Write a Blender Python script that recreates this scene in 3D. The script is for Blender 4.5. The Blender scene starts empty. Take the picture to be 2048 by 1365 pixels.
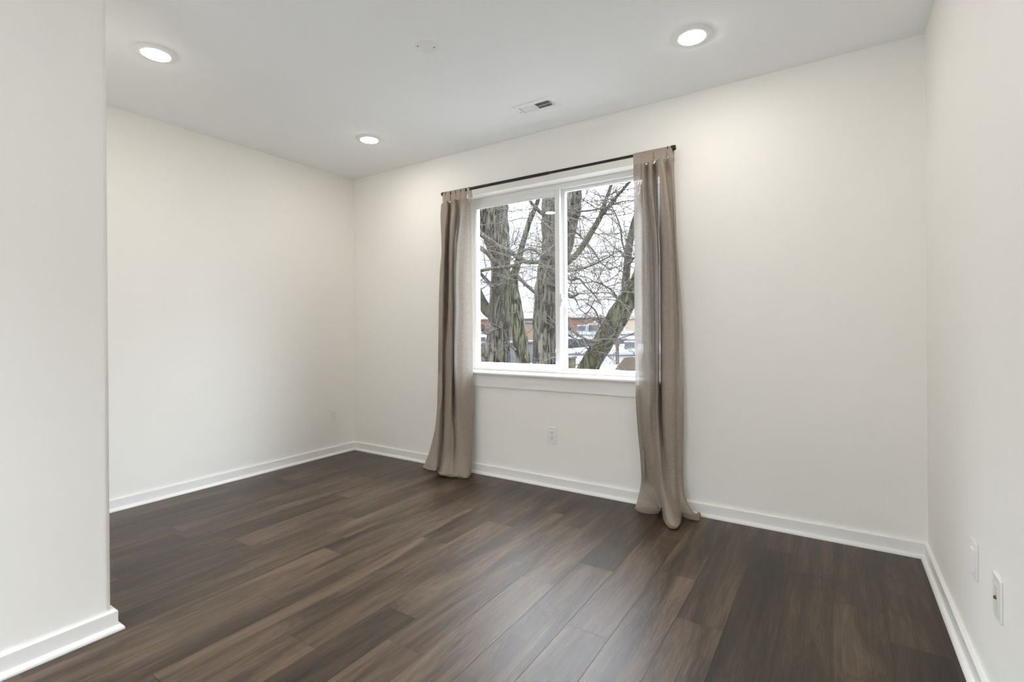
import bpy, bmesh, math, random
from mathutils import Vector, Matrix, noise as mnoise
PI = math.pi
sc = bpy.context.scene
COL = sc.collection

# ------------------------------------------------------------------ camera
F_PX, CX, CY, WPX, HPX = 990.8791, 1024.0, 658.36, 2048, 1365
CAM = Vector((3.6476, -2.9806, 1.082))
RV = Vector((0.83821853, 0.54528729, -0.00717388))
UV = Vector((0.00561835, 0.00451925, 0.999974))
FV = Vector((-0.545305538, 0.838237046, -0.000724506))
cd = bpy.data.cameras.new('camera')
cd.sensor_fit = 'HORIZONTAL'; cd.sensor_width = 36.0
cd.lens = F_PX / WPX * 36.0
cd.shift_x = (WPX / 2 - CX) / WPX
cd.shift_y = -(HPX / 2 - CY) / WPX
cd.clip_start = 0.02; cd.clip_end = 500
cam = bpy.data.objects.new('camera', cd); COL.objects.link(cam)
m = Matrix((RV, UV, -FV)).transposed().to_4x4(); m.translation = CAM
cam.matrix_world = m
sc.camera = cam

# ------------------------------------------------------------------ world, exposure
SKY_HORIZON, SKY_ZENITH, SKY_GLOW = 1.3, 21.5, 14.0
LAMP = 120.0
sc.view_settings.view_transform = 'Standard'
sc.view_settings.look = 'None'
sc.view_settings.gamma = 1.0
sc.view_settings.use_curve_mapping = False
sc.view_settings.exposure = 0.17
sc.cycles.max_bounces = 14
sc.cycles.diffuse_bounces = 8
sc.cycles.transparent_max_bounces = 16
sc.cycles.sample_clamp_indirect = 6.0
sc.cycles.use_denoising = True

w = bpy.data.worlds.new('overcast_sky'); sc.world = w; w.use_nodes = True
nt = w.node_tree; nt.nodes.clear()
o = nt.nodes.new('ShaderNodeOutputWorld'); bg = nt.nodes.new('ShaderNodeBackground')
tc = nt.nodes.new('ShaderNodeTexCoord'); sx = nt.nodes.new('ShaderNodeSeparateXYZ')
mr = nt.nodes.new('ShaderNodeMapRange'); mr.inputs['From Min'].default_value = 0.0
mr.inputs['From Max'].default_value = 0.50; mr.inputs['From Min'].default_value = 0.17; mr.interpolation_type = 'SMOOTHSTEP'
mr.inputs['To Min'].default_value = SKY_HORIZON; mr.inputs['To Max'].default_value = SKY_ZENITH
nz = nt.nodes.new('ShaderNodeTexNoise'); nz.inputs['Scale'].default_value = 3.0; nz.inputs['Detail'].default_value = 4
cr = nt.nodes.new('ShaderNodeValToRGB')
cr.color_ramp.elements[0].position = 0.35; cr.color_ramp.elements[0].color = (0.80, 0.86, 0.98, 1)
cr.color_ramp.elements[1].position = 0.65; cr.color_ramp.elements[1].color = (0.92, 0.94, 1.0, 1)
L = nt.links
L.new(tc.outputs['Generated'], sx.inputs[0]); L.new(sx.outputs['Z'], mr.inputs['Value'])
L.new(tc.outputs['Generated'], nz.inputs['Vector']); L.new(nz.outputs['Fac'], cr.inputs[0])
L.new(cr.outputs[0], bg.inputs['Color']); L.new(mr.outputs[0], bg.inputs['Strength'])
# soft brighter patch of sky added off to the right, lifts the left wall
gd = Vector((.80, .45, .42)).normalized()
dp = nt.nodes.new('ShaderNodeVectorMath'); dp.operation = 'DOT_PRODUCT'; dp.inputs[1].default_value = gd
nm = nt.nodes.new('ShaderNodeVectorMath'); nm.operation = 'NORMALIZE'
mx_ = nt.nodes.new('ShaderNodeMath'); mx_.operation = 'MAXIMUM'; mx_.inputs[1].default_value = 0.0
pw_ = nt.nodes.new('ShaderNodeMath'); pw_.operation = 'POWER'; pw_.inputs[1].default_value = 7.0
sa = nt.nodes.new('ShaderNodeMath'); sa.operation = 'MULTIPLY_ADD'; sa.inputs[1].default_value = SKY_GLOW
L.new(tc.outputs['Generated'], nm.inputs[0]); L.new(nm.outputs[0], dp.inputs[0]); L.new(dp.outputs['Value'], mx_.inputs[0]); L.new(mx_.outputs[0], pw_.inputs[0])
L.new(pw_.outputs[0], sa.inputs[0]); L.new(mr.outputs[0], sa.inputs[2])
L.new(sa.outputs[0], bg.inputs['Strength'])
L.new(bg.outputs[0], o.inputs['Surface'])

# ------------------------------------------------------------------ helpers
def at(u, v, y):
    """point on the plane y=const seen at photo pixel (u, v)"""
    d = FV + RV * ((u - CX) / F_PX) - UV * ((v - CY) / F_PX)
    return CAM + d * ((y - CAM.y) / d.y)
def px(n, p):
    """size in metres of n photo pixels at the point p"""
    return n * ((Vector(p) - CAM).dot(FV)) / F_PX

def link(name, me, mat=None, parent=None):
    ob = bpy.data.objects.new(name, me); COL.objects.link(ob)
    if mat is not None:
        for mm in (mat if isinstance(mat, (list, tuple)) else [mat]): me.materials.append(mm)
    if parent is not None: ob.parent = parent
    return ob
def struct(ob): ob['kind'] = 'structure'; return ob
def tag(ob, label, cat, group=None):
    ob['label'] = label; ob['category'] = cat
    if group: ob['group'] = group
    return ob
def empty(name, loc=(0, 0, 0), rot=(0, 0, 0)):
    e = bpy.data.objects.new(name, None); e.empty_display_size = 0.05
    e.location = loc; e.rotation_euler = rot; COL.objects.link(e); return e

class MB:
    def __init__(s): s.v = []; s.f = []; s.smooth = []
    def add(s, vs, fs, smooth=False):
        b = len(s.v); s.v += [tuple(q) for q in vs]
        for f in fs: s.f.append(tuple(b + i for i in f)); s.smooth.append(smooth)
    def box(s, x0, x1, y0, y1, z0, z1):
        vs = [(x, y, z) for x in (x0, x1) for y in (y0, y1) for z in (z0, z1)]
        s.add(vs, [(0, 1, 3, 2), (4, 6, 7, 5), (0, 4, 5, 1), (2, 3, 7, 6), (0, 2, 6, 4), (1, 5, 7, 3)])
    def prism(s, prof, fn, a, b, smooth=False):
        """closed profile [(p,q)] swept from a to b; fn(p,q,t)->xyz"""
        n = len(prof)
        vs = [fn(p, q, a) for p, q in prof] + [fn(p, q, b) for p, q in prof]
        fs = [(i, (i + 1) % n, n + (i + 1) % n, n + i) for i in range(n)]
        s.add(vs, fs, smooth); s.add(vs, [tuple(range(n))[::-1], tuple(range(n, 2 * n))])
    def lathe(s, prof, c, seg=48, axis='z', smooth=True):
        """profile [(r,h)] around an axis through c"""
        vs, fs = [], []
        for r, h in prof:
            for k in range(seg):
                a = 2 * PI * k / seg
                p = (r * math.cos(a), r * math.sin(a), h)
                if axis == 'x': p = (p[2], p[0], p[1])
                if axis == 'y': p = (p[0], p[2], p[1])
                vs.append((c[0] + p[0], c[1] + p[1], c[2] + p[2]))
        for i in range(len(prof) - 1):
            for k in range(seg):
                fs.append((i * seg + k, i * seg + (k + 1) % seg, (i + 1) * seg + (k + 1) % seg, (i + 1) * seg + k))
        s.add(vs, fs, smooth)
        n = len(prof) - 1
        if prof[0][0] > 1e-6: s.add(vs[:seg], [tuple(range(seg))])
        if prof[-1][0] > 1e-6: s.add(vs[n * seg:], [tuple(range(seg))])
    def tube(s, pts, rad, seg=8, smooth=True, rfn=None):
        pts = [Vector(q) for q in pts]; n = len(pts)
        if not isinstance(rad, (list, tuple)): rad = [rad] * n
        vs, fs = [], []; nrm = None; acc = 0.0
        for i, q in enumerate(pts):
            t = (pts[min(i + 1, n - 1)] - pts[max(i - 1, 0)])
            if t.length < 1e-9: t = Vector((0, 0, 1))
            t.normalize()
            if nrm is None:
                nrm = t.cross(Vector((0.3, 0.9, 0.1)));
                if nrm.length < 1e-3: nrm = t.cross(Vector((1, 0, 0)))
            nrm = (nrm - t * nrm.dot(t)).normalized(); bn = t.cross(nrm)
            if i: acc += (q - pts[i - 1]).length
            for k in range(seg):
                a = 2 * PI * k / seg; r = rad[i]
                if rfn: r = r + rfn(a, acc, rad[i])
                vs.append(q + nrm * (r * math.cos(a)) + bn * (r * math.sin(a)))
        for i in range(n - 1):
            for k in range(seg):
                fs.append((i * seg + k, i * seg + (k + 1) % seg, (i + 1) * seg + (k + 1) % seg, (i + 1) * seg + k))
        fs2 = [tuple(range(seg))[::-1], tuple(range((n - 1) * seg, n * seg))]
        s.add(vs, fs + fs2, smooth)
    def mesh(s, name, recalc=True):
        me = bpy.data.meshes.new(name); me.from_pydata(s.v, [], s.f)
        me.polygons.foreach_set('use_smooth', s.smooth)
        if recalc:
            bm = bmesh.new(); bm.from_mesh(me); bmesh.ops.recalc_face_normals(bm, faces=bm.faces); bm.to_mesh(me); bm.free()
        me.update(); return me
    def build(s, name, mat=None, parent=None, recalc=True):
        return link(name, s.mesh(name, recalc), mat, parent)

def bevel(ob, wdt, seg=2, ang=0.6):
    md = ob.modifiers.new('bevel', 'BEVEL'); md.width = wdt; md.segments = seg
    md.limit_method = 'ANGLE'; md.angle_limit = ang
    return ob

def catmull(P, n):
    """dense Catmull-Rom through a list of tuples"""
    out = []; m_ = len(P)
    for i in range(m_ - 1):
        p0, p1, p2, p3 = P[max(i - 1, 0)], P[i], P[i + 1], P[min(i + 2, m_ - 1)]
        for k in range(n):
            t = k / n
            out.append(tuple(0.5 * ((2 * b) + (c - a) * t + (2 * a - 5 * b + 4 * c - d) * t * t + (3 * b - a - 3 * c + d) * t ** 3)
                             for a, b, c, d in zip(p0, p1, p2, p3)))
    out.append(tuple(P[-1])); return out

# ------------------------------------------------------------------ materials
def mat(name, color=(.8, .8, .8), rough=.5, spec=.5, metal=0.0, var=0.0, scale=8.0, bump=0.0, bscale=200.0):
    mt = bpy.data.materials.new(name); mt.use_nodes = True
    nt = mt.node_tree; b = nt.nodes['Principled BSDF']
    b.inputs['Roughness'].default_value = rough
    b.inputs['Specular IOR Level'].default_value = spec
    b.inputs['Metallic'].default_value = metal
    b.inputs['Base Color'].default_value = (*color, 1)
    if var > 0 or bump > 0:
        t = nt.nodes.new('ShaderNodeTexCoord')
    if var > 0:
        n = nt.nodes.new('ShaderNodeTexNoise'); n.inputs['Scale'].default_value = scale; n.inputs['Detail'].default_value = 3
        r = nt.nodes.new('ShaderNodeValToRGB')
        r.color_ramp.elements[0].position = .3; r.color_ramp.elements[1].position = .7
        r.color_ramp.elements[0].color = (*[max(0, c * (1 - var)) for c in color], 1)
        r.color_ramp.elements[1].color = (*[min(1, c * (1 + var)) for c in color], 1)
        nt.links.new(t.outputs['Object'], n.inputs['Vector']); nt.links.new(n.outputs['Fac'], r.inputs[0])
        nt.links.new(r.outputs[0], b.inputs['Base Color'])
    if bump > 0:
        n2 = nt.nodes.new('ShaderNodeTexNoise'); n2.inputs['Scale'].default_value = bscale; n2.inputs['Detail'].default_value = 2
        bp = nt.nodes.new('ShaderNodeBump'); bp.inputs['Strength'].default_value = bump; bp.inputs['Distance'].default_value = .002
        nt.links.new(t.outputs['Object'], n2.inputs['Vector']); nt.links.new(n2.outputs['Fac'], bp.inputs['Height'])
        nt.links.new(bp.outputs[0], b.inputs['Normal'])
    return mt

M_WALL = mat('warm_white_wall_paint', (.89, .876, .838), .75, .25, var=.006, scale=2.0, bump=.05, bscale=350)
M_CEIL = mat('flat_white_ceiling_paint', (.905, .92, .935), .9, .15, var=.006, scale=1.5)
M_TRIM = mat('semigloss_white_trim_paint', (.86, .855, .835), .35, .45, var=.004, scale=5)
M_SILL = mat('satin_white_sill_paint', (.88,.88,.87), .3, .5, var=.004, scale=5)
M_VINYL = mat('white_window_vinyl', (.80, .805, .80), .35, .45, var=.004, scale=5)
M_PLASTIC = mat('white_plate_plastic', (.85, .845, .825), .3, .5, var=.003, scale=30)
M_SLOT = mat('dark_slot', (.035, .03, .028), .6, .3, var=.1, scale=40)
M_BROWN = mat('brown_jack', (.16, .07, .045), .45, .4, var=.1, scale=60)
M_VENTW = mat('white_vent_enamel', (.86,.865,.87), .45, .4, var=.004, scale=20)
M_DUCT = mat('dark_duct_metal', (.05, .05, .052), .6, .4, var=.15, scale=25)
M_SCREW = mat('screw_metal', (.2, .2, .2), .4, .5, .6, var=.1, scale=80)
M_LTRIM = mat('white_light_trim', (.86,.86,.855), .5, .4, var=.003, scale=20)
M_ROD = mat('oil_rubbed_bronze', (.022, .017, .014), .38, .5, .4, var=.25, scale=25)

def emis(name, col, s):
    mt = bpy.data.materials.new(name); mt.use_nodes = True; nt = mt.node_tree; nt.nodes.clear()
    o = nt.nodes.new('ShaderNodeOutputMaterial'); e = nt.nodes.new('ShaderNodeEmission')
    e.inputs['Color'].default_value = (*col, 1); e.inputs['Strength'].default_value = s
    nt.links.new(e.outputs[0], o.inputs['Surface']); return mt
M_LENS = emis('lit_lamp_lens', (1.0, .945, .87), LAMP)

def glass_mat():
    mt = bpy.data.materials.new('window_glass'); mt.use_nodes = True; nt = mt.node_tree; nt.nodes.clear()
    N = nt.nodes.new; o = N('ShaderNodeOutputMaterial'); mx = N('ShaderNodeMixShader'); t = N('ShaderNodeBsdfTransparent'); g = N('ShaderNodeBsdfGlossy')
    lw = N('ShaderNodeLayerWeight'); lw.inputs['Blend'].default_value = .5
    pw = N('ShaderNodeMath'); pw.operation = 'POWER'; pw.inputs[1].default_value = 5
    ma = N('ShaderNodeMath'); ma.operation = 'MULTIPLY_ADD'; ma.inputs[1].default_value = .95; ma.inputs[2].default_value = .045
    nz = N('ShaderNodeTexNoise'); nz.inputs['Scale'].default_value = 2.0
    cr = N('ShaderNodeValToRGB'); cr.color_ramp.elements[0].color = (.965, .985, .975, 1); cr.color_ramp.elements[1].color = (.975, .99, .985, 1)
    t.inputs['Color'].default_value = (.97, .985, .98, 1); g.inputs['Roughness'].default_value = .0
    l = nt.links.new
    l(nz.outputs['Fac'], cr.inputs[0]); l(cr.outputs[0], t.inputs['Color'])
    l(lw.outputs['Facing'], pw.inputs[0]); l(pw.outputs[0], ma.inputs[0]); l(ma.outputs[0], mx.inputs[0])
    l(t.outputs[0], mx.inputs[1]); l(g.outputs[0], mx.inputs[2]); l(mx.outputs[0], o.inputs['Surface'])
    return mt
M_GLASS = glass_mat()

def curtain_mat():
    mt = bpy.data.materials.new('taupe_linen'); mt.use_nodes = True; nt = mt.node_tree; nt.nodes.clear()
    N = nt.nodes.new; l = nt.links.new
    o = N('ShaderNodeOutputMaterial'); tc = N('ShaderNodeTexCoord')
    mp = N('ShaderNodeMapping'); mp.inputs['Scale'].default_value = (900, 900, 40)
    n1 = N('ShaderNodeTexNoise'); n1.inputs['Scale'].default_value = 1.0; n1.inputs['Detail'].default_value = 2
    mp2 = N('ShaderNodeMapping'); mp2.inputs['Scale'].default_value = (30, 30, 700)
    n2 = N('ShaderNodeTexNoise'); n2.inputs['Scale'].default_value = 1.0; n2.inputs['Detail'].default_value = 2
    ad = N('ShaderNodeMath'); ad.operation = 'ADD'
    cr = N('ShaderNodeValToRGB'); e = cr.color_ramp.elements
    e[0].position = .35; e[0].color = (.32, .262, .212, 1); e[1].position = .65; e[1].color = (.52, .442, .368, 1)
    hf = N('ShaderNodeMath'); hf.operation = 'MULTIPLY'; hf.inputs[1].default_value = .5
    bp = N('ShaderNodeBump'); bp.inputs['Strength'].default_value = .25; bp.inputs['Distance'].default_value = .0006
    df = N('ShaderNodeBsdfDiffuse'); tr = N('ShaderNodeBsdfTranslucent'); tp = N('ShaderNodeBsdfTransparent')
    m1 = N('ShaderNodeMixShader'); m1.inputs[0].default_value = .25
    m2 = N('ShaderNodeMixShader'); m2.inputs[0].default_value = .085
    tr.inputs['Color'].default_value = (.54, .545, .54, 1)
    l(tc.outputs['Object'], mp.inputs[0]); l(tc.outputs['Object'], mp2.inputs[0])
    l(mp.outputs[0], n1.inputs['Vector']); l(mp2.outputs[0], n2.inputs['Vector'])
    l(n1.outputs['Fac'], ad.inputs[0]); l(n2.outputs['Fac'], ad.inputs[1]); l(ad.outputs[0], hf.inputs[0]); l(hf.outputs[0], cr.inputs[0])
    l(hf.outputs[0], bp.inputs['Height']); l(cr.outputs[0], df.inputs['Color']); l(bp.outputs[0], df.inputs['Normal'])
    l(df.outputs[0], m1.inputs[1]); l(tr.outputs[0], m1.inputs[2]); l(m1.outputs[0], m2.inputs[1]); l(tp.outputs[0], m2.inputs[2])
    l(m2.outputs[0], o.inputs['Surface']); return mt
M_CURT = curtain_mat()

def floor_mat():
    mt = bpy.data.materials.new('dark_oak_plank'); mt.use_nodes = True; nt = mt.node_tree
    b = nt.nodes['Principled BSDF']; N = nt.nodes.new; l = nt.links.new
    at_ = N('ShaderNodeAttribute'); at_.attribute_name = 'plank'      # x: tone, y/z: per-plank grain offset
    sp = N('ShaderNodeSeparateXYZ'); l(at_.outputs['Vector'], sp.inputs[0])
    tc = N('ShaderNodeTexCoord')
    of = N('ShaderNodeCombineXYZ'); l(sp.outputs['Y'], of.inputs['X']); l(sp.outputs['Z'], of.inputs['Y'])
    av = N('ShaderNodeVectorMath'); av.operation = 'ADD'; l(tc.outputs['Object'], av.inputs[0]); l(of.outputs[0], av.inputs[1])
    # broad figure: warped, stretched along the plank
    mpA = N('ShaderNodeMapping'); mpA.inputs['Scale'].default_value = (9, 1.1, 1); l(av.outputs[0], mpA.inputs[0])
    nA = N('ShaderNodeTexNoise'); nA.inputs['Scale'].default_value = 1.0; nA.inputs['Detail'].default_value = 3; nA.inputs['Distortion'].default_value = .8; l(mpA.outputs[0], nA.inputs['Vector'])
    # cathedral rings from that figure
    mu = N('ShaderNodeMath'); mu.operation = 'MULTIPLY'; mu.inputs[1].default_value = 95; l(nA.outputs['Fac'], mu.inputs[0])
    si = N('ShaderNodeMath'); si.operation = 'SINE'; l(mu.outputs[0], si.inputs[0])
    # fine pores
    mpB = N('ShaderNodeMapping'); mpB.inputs['Scale'].default_value = (260, 7, 1); l(av.outputs[0], mpB.inputs[0])
    nB = N('ShaderNodeTexNoise'); nB.inputs['Scale'].default_value = 1.0; nB.inputs['Detail'].default_value = 4; l(mpB.outputs[0], nB.inputs['Vector'])
    mpC = N('ShaderNodeMapping'); mpC.inputs['Scale'].default_value = (42, 2.2, 1); l(av.outputs[0], mpC.inputs[0])
    nC = N('ShaderNodeTexNoise'); nC.inputs['Scale'].default_value = 1.0; nC.inputs['Detail'].default_value = 4; nC.inputs['Distortion'].default_value = .4; l(mpC.outputs[0], nC.inputs['Vector'])
    def mad(src, k, add):
        q = N('ShaderNodeMath'); q.operation = 'MULTIPLY_ADD'; q.inputs[1].default_value = k
        l(src, q.inputs[0])
        if isinstance(add, float): q.inputs[2].default_value = add
        else: l(add, q.inputs[2])
        return q.outputs[0]
    v = mad(nA.outputs['Fac'], 1.35, -1.27)
    v = mad(si.outputs[0], .05, v)
    v = mad(nB.outputs['Fac'], .75, v)
    v = mad(nC.outputs['Fac'], .55, v)
    v = mad(sp.outputs['X'], 1.0, v)
    cr = N('ShaderNodeValToRGB'); e = cr.color_ramp.elements
    e[0].position = .0; e[0].color = (.0095, .0060, .0036, 1)
    e[1].position = 1.0; e[1].color = (.126, .085, .056, 1)
    e2 = cr.color_ramp.elements.new(.5); e2.color = (.045, .0283, .0170, 1)
    l(v, cr.inputs[0]); l(cr.outputs[0], b.inputs['Base Color'])
    ro = N('ShaderNodeMapRange'); ro.inputs['To Min'].default_value = .30; ro.inputs['To Max'].default_value = .44
    l(nB.outputs['Fac'], ro.inputs['Value']); l(ro.outputs[0], b.inputs['Roughness'])
    b.inputs['Specular IOR Level'].default_value = .39
    bp = N('ShaderNodeBump'); bp.inputs['Strength'].default_value = .22; bp.inputs['Distance'].default_value = .001
    bs = mad(si.outputs[0], .25, nB.outputs['Fac'])
    l(bs, bp.inputs['Height']); l(bp.outputs[0], b.inputs['Normal'])
    return mt
M_FLOOR = floor_mat()

def bark_mat(name, c0, c1, c2, stretch=(9, 9, 1.6)):
    mt = bpy.data.materials.new(name); mt.use_nodes = True; nt = mt.node_tree
    b = nt.nodes['Principled BSDF']; N = nt.nodes.new; l = nt.links.new
    b.inputs['Roughness'].default_value = .9; b.inputs['Specular IOR Level'].default_value = .15
    tc = N('ShaderNodeTexCoord'); mp = N('ShaderNodeMapping'); mp.inputs['Scale'].default_value = stretch
    vo = N('ShaderNodeTexNoise'); vo.inputs['Scale'].default_value = 2.6; vo.inputs['Detail'].default_value = 5; vo.inputs['Distortion'].default_value = 1.0
    n2 = N('ShaderNodeTexNoise'); n2.inputs['Scale'].default_value = 1.7; n2.inputs['Detail'].default_value = 3
    l(tc.outputs['Object'], mp.inputs[0]); l(mp.outputs[0], vo.inputs['Vector']); l(tc.outputs['Object'], n2.inputs['Vector'])
    cr = N('ShaderNodeValToRGB'); e = cr.color_ramp.elements
    e[0].position = .43; e[0].color = (*c0, 1); e[1].position = .60; e[1].color = (*c1, 1); l(vo.outputs['Fac'], cr.inputs[0])
    mx = N('ShaderNodeMixRGB'); mx.inputs[2].default_value = (*c2, 1)
    r2 = N('ShaderNodeValToRGB'); r2.color_ramp.elements[0].position = .45; r2.color_ramp.elements[1].position = .7
    r2.color_ramp.elements[1].color = (.40, .40, .40, 1)
    l(n2.outputs['Fac'], r2.inputs[0]); l(r2.outputs[0], mx.inputs[0]); l(cr.outputs[0], mx.inputs[1]); l(mx.outputs[0], b.inputs['Base Color'])
    bp = N('ShaderNodeBump'); bp.inputs['Strength'].default_value = .9; bp.inputs['Distance'].default_value = .03
    l(vo.outputs['Fac'], bp.inputs['Height']); l(bp.outputs[0], b.inputs['Normal'])
    return mt
M_BARK = bark_mat('furrowed_grey_green_bark', (.0042, .0037, .0025), (.056, .052, .040), (.027, .030, .017))
M_BARKG = bark_mat('mossy_bark', (.004, .0037, .0018), (.054, .054, .033), (.032, .038, .015))
M_LIMB = bark_mat('limb_bark', (0.01705, 0.01488, 0.01085), (0.0465, 0.0434, 0.03255), (0.031, 0.03255, 0.02015), (14, 14, 3))
M_TWIG = mat('twig_bark', (0.042, 0.0357, 0.0315), .85, .2, var=.45, scale=6)

# ------------------------------------------------------------------ room shell
W, H = 4.007, 2.44
X0, X1, Z0, Z1 = 1.265, 2.79, 0.766, 2.090       # window opening
YB = -4.30                                        # hall end behind the camera
CXW, CYW = 1.4495, -2.2715                        # closet corner
WT = 0.19

b = MB()
b.box(-.15, X0, 0, WT, -.1, H + .1); b.box(X1, W + .15, 0, WT, -.1, H + .1)
b.box(X0, X1, 0, WT, -.1, Z0 - .024); b.box(X0, X1, 0, WT, Z1, H + .1)
struct(b.build('wall_window', M_WALL))
b = MB(); b.box(-.15, 0, YB - .15, 0, -.1, H + .1); struct(b.build('wall_left', M_WALL))
b = MB(); b.box(W, W + .15, YB - .15, 0, -.1, H + .1); struct(b.build('wall_right', M_WALL))
BX0, BX1, BZ1 = 1.60, 3.10, 2.12          # opening of the added fill-light door, behind the camera
b = MB(); b.box(-.15, BX0, YB - .15, YB, -.1, H + .1); b.box(BX1, W + .15, YB - .15, YB, -.1, H + .1)
b.box(BX0, BX1, YB - .15, YB, BZ1, H + .1)
struct(b.build('wall_back', M_WALL))
b = MB(); b.box(-.15, W + .15, YB - .15, WT, H, H + .12); struct(b.build('ceiling', M_CEIL))
# closet block with a rounded drywall corner
RB = .019
prof = [(0.0, CYW), (0.0, YB), (CXW, YB)]
for k in range(9):
    a = k / 8 * PI / 2
    prof.append((CXW - RB + RB * math.cos(a), CYW - RB + RB * math.sin(a)))
b = MB(); b.prism(prof, lambda p, q, t: (p, q, t), 0, H)
ob = b.build('wall_closet', M_WALL); struct(ob)

# floor: every plank its own quad in the one floor mesh
PW = .1632
rnd = random.Random(11)
known = {  # row index -> (joint y, tone of the plank beyond it toward the window, tone of the near one)
    0: (-1.94, .56, .60), 1: (-1.63, .56, .30), 2: (-.55, .36, .58), 3: (-1.143, .56, .62), 4: (-.902, .30, .60), 5: (-1.36, .55, .60),
    6: (-.78, .52, .54), 7: (-1.10, .52, .54), 8: (-.285, .48, .27), 9: (-.468, .46, .30), 10: (-.66, .44, .50), 11: (-.863, .42, .24), 12: (-.4, .40, .38),
    -1: (-1.076, .40, .58), -2: (-1.846, .58, .50), -3: (-1.43, .40, .60), -4: (-1.30, .60, .52), -5: (-1.102, .34, .58), -6: (-1.62, .60, .46),
    -7: (-.89, .56, .38), -8: (-1.749, .60, .50), -9: (-.5, .50, .58), -10: (-1.35, .44, .50), -11: (-.883, .52, .30), -12: (-1.2, .46, .50)}
PLEN = 1.22
vs, fs, att = [], [], []
for r in range(-13, 13):
    xa, xb = max(0, 2.005 + r * PW), min(W, 2.005 + (r + 1) * PW)
    if xb - xa < .004: continue
    jy, tf, tn = known.get(r, (-rnd.uniform(.2, 1.3), .5, .5))
    k0 = math.floor((jy - 0) / PLEN) - 1
    ys = [jy + k * PLEN for k in range(-5, 4)]
    for k, ya in enumerate(ys[:-1]):
        yb = ya + PLEN
        a_, b_ = max(ya, YB), min(yb, 0.0)
        if b_ - a_ < .004: continue
        tone = tf if abs(ya - jy) < .01 else (tn if abs(yb - jy) < .01 else rnd.uniform(.36, .62))
        g = .0007; i = len(vs)
        vs += [(xa + g, a_ + g, 0), (xb - g, a_ + g, 0), (xb - g, b_ - g, 0), (xa + g, b_ - g, 0)]
        fs.append((i, i + 1, i + 2, i + 3)); att.append((tone + rnd.uniform(-.02, .02), rnd.uniform(0, 40), rnd.uniform(0, 40)))
i = len(vs)   # dark bed that shows in the seams, and the slab under it
for z in (-.0012, -.1): vs += [(0, YB, z), (W, YB, z), (W, 0, z), (0, 0, z)]
fs += [(i, i + 1, i + 2, i + 3), (i + 4, i + 7, i + 6, i + 5), (i, i + 4, i + 5, i + 1), (i + 1, i + 5, i + 6, i + 2), (i + 2, i + 6, i + 7, i + 3), (i + 3, i + 7, i + 4, i)]
att += [(.05, 0, 0)] * 6
me = bpy.data.meshes.new('floor'); me.from_pydata(vs, [], fs)
la = me.attributes.new('plank', 'FLOAT_VECTOR', 'FACE')
la.data.foreach_set('vector', [c for t in att for c in t])
me.update(); struct(link('floor', me, M_FLOOR))

# baseboards and shoe mouldings (one run each)
HB, TB = .0711, .0141
bprof = [(0, 0), (TB, 0), (TB, HB - .003), (TB - .003, HB), (0, HB)]
SH, ST = .019, .0154
sprof = [(0, 0), (ST, 0), (ST, .006), (ST * .86, .011), (ST * .62, .0155), (ST * .3, .018), (0, SH)]
def run(name, prof, fn, a, bb): bld = MB(); bld.prism(prof, fn, a, bb); return struct(bld.build(name, M_TRIM))
run('baseboard_left', bprof, lambda p, q, t: (p, t, q), CYW, -TB)
run('baseboard_window', bprof, lambda p, q, t: (t, -p, q), 0, W)
run('baseboard_right', bprof, lambda p, q, t: (W - p, t, q), YB, -TB)
run('trim_1', sprof, lambda p, q, t: (TB + p, t, q), CYW, -TB)
run('trim_2', sprof, lambda p, q, t: (t, -TB - p, q), TB, W - TB)
run('trim_3', sprof, lambda p, q, t: (W - TB - p, t, q), YB, -TB)
# closet base: an L-shaped run round the corner
def lrun(name, prof, off):
    bld = MB(); n = len(prof)
    rows = []
    for (cx_, cy_, kx, ky) in ((0.03, CYW, 0, 1), (CXW, CYW, 1, 1), (CXW, YB, 1, 0)):
        rows.append([(cx_ + kx * (off + p), cy_ + ky * (off + p), q) for p, q in prof])
    vs = [v for r in rows for v in r]; fs = []
    for k in range(2):
        for i in range(n): fs.append((k * n + i, k * n + (i + 1) % n, (k + 1) * n + (i + 1) % n, (k + 1) * n + i))
    fs += [tuple(range(n)), tuple(range(2 * n, 3 * n))[::-1]]
    bld.add(vs, fs); return struct(bld.build(name, M_TRIM))
lrun('baseboard_closet', [(-.012, 0)] + bprof[1:-1] + [(-.012, HB)], 0)
lrun('trim_4', sprof, TB)
run('baseboard_back', bprof, lambda p, q, t: (t, YB + p, q), CXW + TB, BX0)

# ------------------------------------------------------------------ window
win = struct(empty('window_1', (0, 0, 0)))
YF = .095                                  # room-side face of the vinyl frame
def rect_frame(bld, x0, x1, z0, z1, y0, y1, l, r, bt, tp):
    bld.box(x0, x0 + l, y0, y1, z0, z1); bld.box(x1 - r, x1, y0, y1, z0, z1)
    bld.box(x0 + l, x1 - r, y0, y1, z0, z0 + bt); bld.box(x0 + l, x1 - r, y0, y1, z1 - tp, z1)
b = MB(); rect_frame(b, X0, X1, Z0, Z1, YF, YF + .085, .030, .030, .020, .036)
b.box(X0 + .03, X1 - .03, YF + .03, YF + .036, Z0 + .02, Z0 + .030)       # track fins
b.box(X0 + .03, X1 - .03, YF + .03, YF + .036, Z1 - .048, Z1 - .036)
bevel(b.build('window_frame', M_VINYL, win), .003)
SX0, SX1, SZ0, SZ1 = X0 + .022, 2.047, Z0 + .014, Z1 - .030
b = MB(); rect_frame(b, SX0, SX1, SZ0, SZ1, YF + .002, YF + .028, .030, .036, .040, .044)
sash = bevel(b.build('sliding_sash', M_VINYL, win), .004)
b = MB(); rect_frame(b, SX0 + .030, SX1 - .036, SZ0 + .040, SZ1 - .044, YF + .008, YF + .022, .005, .005, .005, .005)
bevel(b.build('glazing_bead', M_VINYL, sash), .002)
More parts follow.
